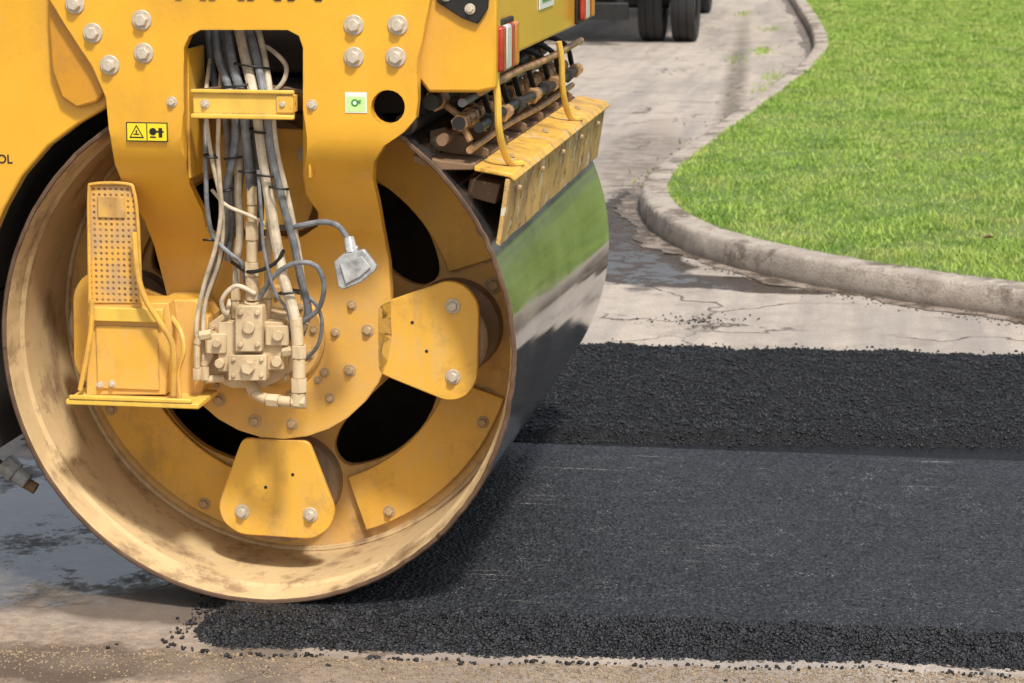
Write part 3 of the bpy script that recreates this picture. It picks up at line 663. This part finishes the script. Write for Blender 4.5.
# kerb
kpx=[(1150,336),(1024,319),(930,306),(850,293),(770,277),(700,258),(662,240),(643,222),(640,205),(652,188),(674,170),(707,146),(747,116),(787,86),(807,67),(813,52),(808,34),(797,14),(783,-8),(765,-32)]
kb=[PG(a,b) for a,b in kpx]
d0=(kb[0]-kb[1]).normalized(); kb=[kb[0]+d0*25]+kb
d1=(kb[-1]-kb[-2]).normalized(); kb=kb+[kb[-1]+d1*40]
kl=[Vector((p.x,p.y)) for p in kb]
mids=catmull([Vector((p.x,p.y,0)) for p in kl[1:-1]],20)
ks=[kl[0]]+[Vector((p.x,p.y)) for p in mids]+[kl[-1]]
prof=[(0,-.045),(.004,.0),(.008,.04),(.013,.080),(.022,.096),(.04,.102),(.11,.105),(.168,.106),(.175,.098),(.175,-.06)]
def offs(line,d):
    out=[]
    for i,p in enumerate(line):
        t=(line[min(i+1,len(line)-1)]-line[max(i-1,0)]).normalized(); nrm=Vector((t.y,-t.x))
        out.append(p+nrm*(d(p) if callable(d) else d))
    return out
def kn(p,k): return .006*noise.noise(Vector((p.x*4,p.y*4,k*.3)))+.006*noise.noise(Vector((p.x*13,p.y*13,k)))-.016*max(0,noise.noise(Vector((p.x*7,p.y*7,50)))-.30)*(2 if k in (3,4) else 0)
rows=[offs(ks,lambda p,d=d,k=k:d-kn(p,k)*(1 if k<6 else .4)) for k,(d,_) in enumerate(prof)]
vs=[];fs=[];L=len(ks);K=len(prof)
for i in range(L):
    for k in range(K): vs.append((rows[k][i].x,rows[k][i].y,prof[k][1]+.6*kn(ks[i],k+20)*(k>1)))
for i in range(L-1):
    for k in range(K-1): fs.append((i*K+k,i*K+k+1,(i+1)*K+k+1,(i+1)*K+k))
o=MB().add(vs,fs).obj("kerb",M_kerb,angle=60); o["kind"]="structure"
ga=offs(ks,.02); gb=offs(ks,lambda p:-.10-.09*noise.noise(Vector((p.x*2.2,p.y*1.2,4)))-.05*noise.noise(Vector((p.x*9,p.y*9,4))))
vs=[];fs=[]
for i in range(L): vs+=[(ga[i].x,ga[i].y,-.031),(gb[i].x,gb[i].y,-.031)]
for i in range(L-1): fs.append((2*i,2*i+2,2*i+3,2*i+1))
m=NT("gutter_dirt_film"); nn=m.noise(9,7,.7); m.col(m.mix(m.rng(nn,.42,.62),(.08,.058,.04),(.30,.245,.20))); m.set("Roughness",m.rng(nn,.4,.6,.3,.9)); m.set("Specular IOR Level",.35); m.bump(nn,.4,.01)
o=MB().add(vs,fs).obj("gutter",m.mat,smooth=False); o["kind"]="structure"
back=offs(ks,.17)
lawn_poly=[(p.x,p.y) for p in back]+[(back[-1].x,130),(60,130),(60,back[0].y)]
pp=[Vector(p) for p in lawn_poly]
v,e,f,_,_,_=delaunay_2d_cdt(pp,[(i,(i+1)%len(pp)) for i in range(len(pp))],[],0,1e-5)
f=[t for t in f if inpoly(sum(v[i][0] for i in t)/3,sum(v[i][1] for i in t)/3,lawn_poly)]
o=MB().add([(p[0],p[1],.10) for p in v],[tuple(t) for t in f]).obj("lawn",M_lawn,smooth=False); o["kind"]="structure"
def pip(X,Y,poly):
    c=np.zeros(len(X),bool); n=len(poly); j=n-1
    for i in range(n):
        xi,yi=poly[i];xj,yj=poly[j]
        if yi!=yj:
            k=((yi>Y)!=(yj>Y))&(X<(xj-xi)*(Y-yi)/(yj-yi)+xi); c^=k
        j=i
    return c
def npmesh(name,V,faces_flat,starts,totals,mat,kind="stuff"):
    me=bpy.data.meshes.new(name); me.vertices.add(len(V)); me.vertices.foreach_set("co",V.astype(np.float32).ravel())
    me.loops.add(len(faces_flat)); me.loops.foreach_set("vertex_index",faces_flat.astype(np.int32))
    me.polygons.add(len(starts)); me.polygons.foreach_set("loop_start",starts.astype(np.int32)); me.polygons.foreach_set("loop_total",totals.astype(np.int32))
    me.update(calc_edges=True); me.validate(); me.materials.append(mat)
    o=bpy.data.objects.new(name,me); COL.objects.link(o); o["kind"]=kind; return o
N=600000
u=np.random.rand(N); Y=3.6+34*u**1.6; X=-1.5+np.random.rand(N)*8.5
edge=pip(X,Y,lawn_poly)
cl=np.sin(X*3.1+np.sin(Y*2.3)*1.5)*np.sin(Y*2.7+np.sin(X*1.9)*1.7)*.6+.4*np.sin(X*7.3+np.sin(Y*4.1)*2)*np.sin(Y*5.9+np.sin(X*5.1)*2)
ok=edge&(X<1.7+(Y+6.26)*.085+1.0)&(np.random.rand(N)<.74+.30*cl)
X=X[ok];Y=Y[ok];cl=cl[ok]; n=len(X)
D=Y+6.26
H=(.013+.028*np.random.rand(n)**1.4)*(1+.45*cl); W=(.0022+.0024*np.random.rand(n))*(D/11)**.9
tall=np.random.rand(n)<.03; H[tall]*=1.9
az=np.random.rand(n)*2*np.pi; la=np.random.rand(n)*2*np.pi; ln=np.random.rand(n)**1.0*1.4
ux,uy=np.cos(az)*W,np.sin(az)*W; lx,ly=np.cos(la)*ln*H,np.sin(la)*ln*H; z0=.097
V=np.empty((n,5,3))
V[:,0]=np.c_[X-ux,Y-uy,np.full(n,z0)];V[:,1]=np.c_[X+ux,Y+uy,np.full(n,z0)]
V[:,2]=np.c_[X+ux*.8+lx*.35,Y+uy*.8+ly*.35,z0+H*.6];V[:,3]=np.c_[X-ux*.8+lx*.35,Y-uy*.8+ly*.35,z0+H*.6]
V[:,4]=np.c_[X+lx,Y+ly,z0+H]
b=np.arange(n)*5
lo=np.stack([b,b+1,b+2,b+3,b+3,b+2,b+4],1).ravel()
st=np.stack([np.arange(n)*7,np.arange(n)*7+4],1).ravel(); to=np.tile([4,3],n)
npmesh("grass",V.reshape(-1,3),lo,st,to,M_blade)

def grid(name,xs,ys,hf,mat,kind="structure"):
    nx,ny=len(xs),len(ys); V=np.array([(x,y,hf(x,y)) for y in ys for x in xs])
    i=np.arange(nx-1);j=np.arange(ny-1); I,J=np.meshgrid(i,j); a=(J*nx+I).ravel()
    lo=np.stack([a,a+1,a+nx+1,a+nx],1).ravel(); m_=len(a)
    o=npmesh(name,V,lo,np.arange(m_)*4,np.full(m_,4),mat,kind)
    o.data.polygons.foreach_set("use_smooth",[True]*m_); return o
def nz(x,y,s,z=0): return noise.noise(Vector((x*s,y*s,z)))
_top=groundline((300,612),(1024,636),0); _bot=groundline((330,658),(1024,673),-.035)
_f=groundline((540,440),(1024,446),0); _b=groundline((620,343),(1024,352),-.01)
def top_y(x): return _top(x)+.024*nz(x,0,3,1)+.018*nz(x,0,14,1)
def bot_y(x): return _bot(x)+.044*nz(x,0,2.2,3)+.034*nz(x,0,8,5)+.15*sm((-.02-x)/.25)
def left_x(y): return -.13+.04*nz(0,y,4,1)
def hmat(x,y):
    ty,by_=top_y(x),bot_y(x)
    t=sm((y-by_)/max(.05,(ty-by_)*.85)) if y<ty else 1
    t*=sm((x-(left_x(y)-.05))/.10)
    z=-.046+.046*t
    if y<ty+.06:
        r=t*(1-sm((y-ty+.03)/.09)); z+=r*(.014*nz(x,y,20)+.011*nz(x,y,50,2)+.002)
    z+=.0010*nz(x,y,9)+.0022*nz(x,y,70)+.0018*nz(x,y,120,3)
    return z
xs=np.concatenate([np.arange(-.34,3.0,.008),np.arange(3.0,14,.2)]); ys=np.concatenate([np.arange(-.44,2.02,.008)])
grid("rolled_asphalt",xs,ys,hmat,M_asph)
def fy(x): return _f(x)+.020*nz(x,0,1.5,8)+.018*nz(x,0,9,4)
def by(x): return _b(x)+.06*nz(x,0,1.2,2)+.05*nz(x,0,5,6)
def hl(x,y):
    t=sm((y-fy(x))/.10)*sm((by(x)-y)/.22)
    return -.045+ (.045+.018)*t + t*(.008*nz(x,y,6)+.007*nz(x,y,16)+.009*nz(x,y,33,3)+.007*nz(x,y,70,6)) if t>0 else (-.05 if y>2.5 else -.01)
xs=np.concatenate([np.arange(-1.4,3.3,.012),np.arange(3.3,14,.2)]); ys=np.arange(min(_f(-1.4),_f(4))-.06,max(_b(-1.4),_b(4))+.15,.012)
grid("loose_asphalt",xs,ys,hl,M_loose)
ph=(1+5**.5)/2
ico=np.array([(-1,ph,0),(1,ph,0),(-1,-ph,0),(1,-ph,0),(0,-1,ph),(0,1,ph),(0,-1,-ph),(0,1,-ph),(ph,0,-1),(ph,0,1),(-ph,0,-1),(-ph,0,1)])/1.9
icf=np.array([(0,11,5),(0,5,1),(0,1,7),(0,7,10),(0,10,11),(1,5,9),(5,11,4),(11,10,2),(10,7,6),(7,1,8),(3,9,4),(3,4,2),(3,2,6),(3,6,8),(3,8,9),(4,9,5),(2,4,11),(6,2,10),(8,6,7),(9,8,1)])
def stones(name,pts,smin,smax,mat,flat=.8):
    n=len(pts); pts=np.array(pts)
    var=ico[None]*(1+.45*(np.random.rand(24,12,1)-.5)); V=var[np.random.randint(0,24,n)]
    V=V*(.6+.6*np.random.rand(n,1,3))
    a=np.random.rand(n)*2*np.pi; c,s=np.cos(a),np.sin(a)
    X=V[:,:,0]*c[:,None]-V[:,:,1]*s[:,None]; Yy=V[:,:,0]*s[:,None]+V[:,:,1]*c[:,None]
    V=np.stack([X,Yy,V[:,:,2]*flat],2)*(smin+(smax-smin)*np.random.rand(n)**2.2)[:,None,None]
    V=V+pts[:,None,:]
    lo=(icf[None]+(np.arange(n)*12)[:,None,None]).reshape(-1)
    return npmesh(name,V.reshape(-1,3),lo,np.arange(n*20)*3,np.full(n*20,3),mat)
pts=[]
for _ in range(60000):
    x=random.uniform(-.2,3.0); y=random.uniform(_f(1)-.1,_b(1)+.2)
    if y<fy(x)+.01 or y>by(x)-.02: continue
    pts.append((x,y,hl(x,y)+.001))
for _ in range(450):
    x=random.uniform(.4,3.0); y=by(x)+abs(random.gauss(0,.07)); pts.append((x,y,-.031))
for _ in range(500):
    x=random.uniform(.2,3.0); y=fy(x)-abs(random.gauss(0,.03)); pts.append((x,y,.002))
for _ in range(110):
    q=PG(random.gauss(700,25),random.gauss(322,3)); pts.append((q.x,q.y,-.031))
stones("loose_gravel",pts,.0026,.0080,M_stone)
pts=[]
for _ in range(78000):
    x=random.uniform(-.22,2.6); y=random.uniform(-.44,.06)
    ty,b_=top_y(x),bot_y(x)
    if y<b_-.01+random.gauss(0,.006): continue
    if y>ty-.03+abs(random.gauss(0,.05)): continue
    if x<left_x(y)-.05: continue
    pts.append((x,y,hmat(x,y)+random.uniform(-.002,.003)))
for _ in range(260):
    x=random.uniform(-.22,2.5); y=bot_y(x)-abs(random.gauss(0,.012)); pts.append((x,y,-.031))
for _ in range(25):
    x=random.uniform(-.35,2.2); y=bot_y(x)-random.random()*.15; pts.append((x,y,-.033))
for _ in range(120):
    x=-.19+random.gauss(0,.02); y=random.uniform(-.25,.3); pts.append((x,y,max(-.031,hmat(x,y))))
stones("edge_gravel",pts,.0026,.0088,M_stone)
pts=[]
for _ in range(56000):
    x=random.uniform(-.15,2.5); y=random.uniform(-.12,1.86)
    if y<top_y(x): continue
    if noise.noise(Vector((x*2,y*3,7)))+random.uniform(-.6,.6)<-.25: continue
    pts.append((x,y,hmat(x,y)-.0003))
stones("pressed_aggregate",pts,.0014,.0048,M_aggr,.5)
M_tan=plain("tan_grit",(.26,.19,.12),.9,0,.6,30)
pts=[]
for _ in range(12000):
    x=random.uniform(-1.0,2.4); y=bot_y(max(x,.1))-abs(random.gauss(0,.12))
    if x>-.25 or y<-.40 or random.random()<.3: pts.append((x,y-.008,-.034))
stones("road_grit",pts,.0012,.0052,M_tan)
pts=[]
for _ in range(1500):
    i=random.randrange(3,len(ks)-4); p=ks[i].lerp(ks[i+1],random.random()); t=(ks[i+1]-ks[i]).normalized(); nr=Vector((t.y,-t.x)); p=p-nr*abs(random.gauss(0,.10))
    pts.append((p.x,p.y,-.032))
stones("gutter_debris",pts,.003,.009,plain("gutter_dirt",(.12,.09,.06),.9))
wv=[];wf=[]
for (a,b,k) in ((762,52,110),(768,92,80),(772,78,50),(700,150,40),(660,175,30),(752,110,50),(745,14,50),(770,30,40),(735,60,30)):
    q=PG(a,b)
    for _ in range(k):
        x=q.x+random.gauss(0,.07);y=q.y+random.gauss(0,.35);h=random.uniform(.02,.06);an=random.random()*6.28;o_=len(wv)
        wv+=[(x-.010*math.cos(an),y-.010*math.sin(an),-.036),(x+.010*math.cos(an),y+.010*math.sin(an),-.036),(x+random.gauss(0,.02),y+random.gauss(0,.02),-.035+h)]; wf.append((o_,o_+1,o_+2))
o=MB().add(wv,wf).obj("weeds",M_blade,smooth=False); o["kind"]="stuff"
q=PG(988,236,.15)
lf=MB(); pts=[(-.03,0,0),(-.012,.014,.008),(.012,.013,.01),(.032,0,.002),(.012,-.013,.008),(-.012,-.014,.004)]
lf.add([(q.x+a,q.y+b,.140+c*1.5) for a,b,c in pts]+[(q.x,q.y,.139)],[(i,(i+1)%6,6) for i in range(6)])
o=lf.obj("dry_leaf",plain("dry_leaf",(.13,.045,.02),.7),smooth=False); o["label"]="small dry brown leaf lying on the grass"; o["category"]="leaf"

# ------------------------------------------------------------ truck
q=PG(668,43); tx,ty=q.x-.02,q.y+.35
truck=empty("dump_truck",(tx-.95,ty+1,-.035),"dark truck with dual rear tyres parked on the road","truck")
M_tyre=plain("tyre_rubber",(.022,.021,.021),.8,0,.3,30)
M_rim=plain("wheel_rim_paint",(.25,.24,.22),.5,.3)
def tyre(x,y,parent):
    mb=MB(); prof=[(.27,-.12),(.40,-.15),(.48,-.145),(.505,-.115),(.51,-.06),(.498,-.055),(.498,-.045),(.51,-.04),(.51,.04),(.498,.045),(.498,.055),(.51,.06),(.505,.115),(.48,.145),(.40,.15),(.27,.12)]
    n=48
    for r,w in prof:
        for k in range(n):
            t=2*math.pi*k/n; mb.v.append((x+w,y+r*math.cos(t),-.035+.51+r*math.sin(t)))
    for i in range(len(prof)-1):
        for k in range(n): mb.f.append((i*n+k,i*n+(k+1)%n,(i+1)*n+(k+1)%n,(i+1)*n+k)); mb.m.append(0)
    mb.obj("tyre",M_tyre,parent)
    MB().cyl((x-.10,y,.475),(x+.10,y,.475),.275,n=32).obj("rim",M_rim,parent)
for side in (0,-1.9):
    w=empty("wheel",(tx+side,ty,.475),parent=truck)
    for dx in (-.20,.20): tyre(tx+side+dx,ty,w)
MB().cyl((tx-1.9,ty,.475),(tx,ty,.475),.11,n=16).cyl((tx-1.1,ty-.15,.475),(tx-.8,ty+.1,.475),.24,n=20).obj("axle",M_black,truck)
MB().bxyz(tx-1.4,tx-1.25,ty-1,ty+6,.85,1.05).bxyz(tx-.65,tx-.5,ty-1,ty+6,.85,1.05).bxyz(tx-1.75,tx-.40,ty-1.0,ty-.9,.28,.48).bxyz(tx-1.6,tx-1.5,ty-.95,ty-.9,.46,.95).bxyz(tx-.55,tx-.45,ty-.95,ty-.9,.46,.95).obj("truck_frame",M_black,truck,bevel=.01)
MB().prism([(tx-2.15,1.1),(tx+.25,1.1),(tx+.3,2.4),(tx-2.2,2.4)],ty-1.0,ty+4.2).obj("dump_body",plain("truck_body_paint",(.10,.09,.08),.5),truck,bevel=.02)
MB().bxyz(tx-2.0,tx+.1,ty+4.6,ty+6.3,.8,2.7).bxyz(tx-2.0,tx+.1,ty+6.3,ty+7.3,.5,1.6).obj("cab",plain("cab_paint",(.5,.5,.5),.4),truck,bevel=.05)
for x in (tx-1.95,tx-.12):
    w=empty("wheel",(x,ty+6.2,.475),parent=truck); tyre(x,ty+6.2,w)

# ------------------------------------------------------------ light
az=math.radians(150); el=math.radians(56)
sd=Vector((math.sin(az)*math.cos(el),math.cos(az)*math.cos(el),math.sin(el)))
sun=bpy.data.lights.new("sun",'SUN'); sun.energy=3.9; sun.angle=math.radians(6); sun.color=(1,.96,.9)
so=bpy.data.objects.new("sun",sun); COL.objects.link(so); so.rotation_euler=sd.to_track_quat('Z','Y').to_euler(); so.location=sd*20
w=bpy.data.worlds.new("World"); scene.world=w; w.use_nodes=True; nt=w.node_tree
sky=nt.nodes.new("ShaderNodeTexSky"); sky.sky_type='NISHITA'; sky.sun_disc=False; sky.sun_elevation=el; sky.sun_rotation=az; sky.dust_density=3; sky.air_density=1.0
hs=nt.nodes.new("ShaderNodeHueSaturation"); hs.inputs["Saturation"].default_value=.45
nt.links.new(sky.outputs[0],hs.inputs["Color"]); bg=nt.nodes["Background"]; bg.inputs[1].default_value=.15
nt.links.new(hs.outputs[0],bg.inputs[0])
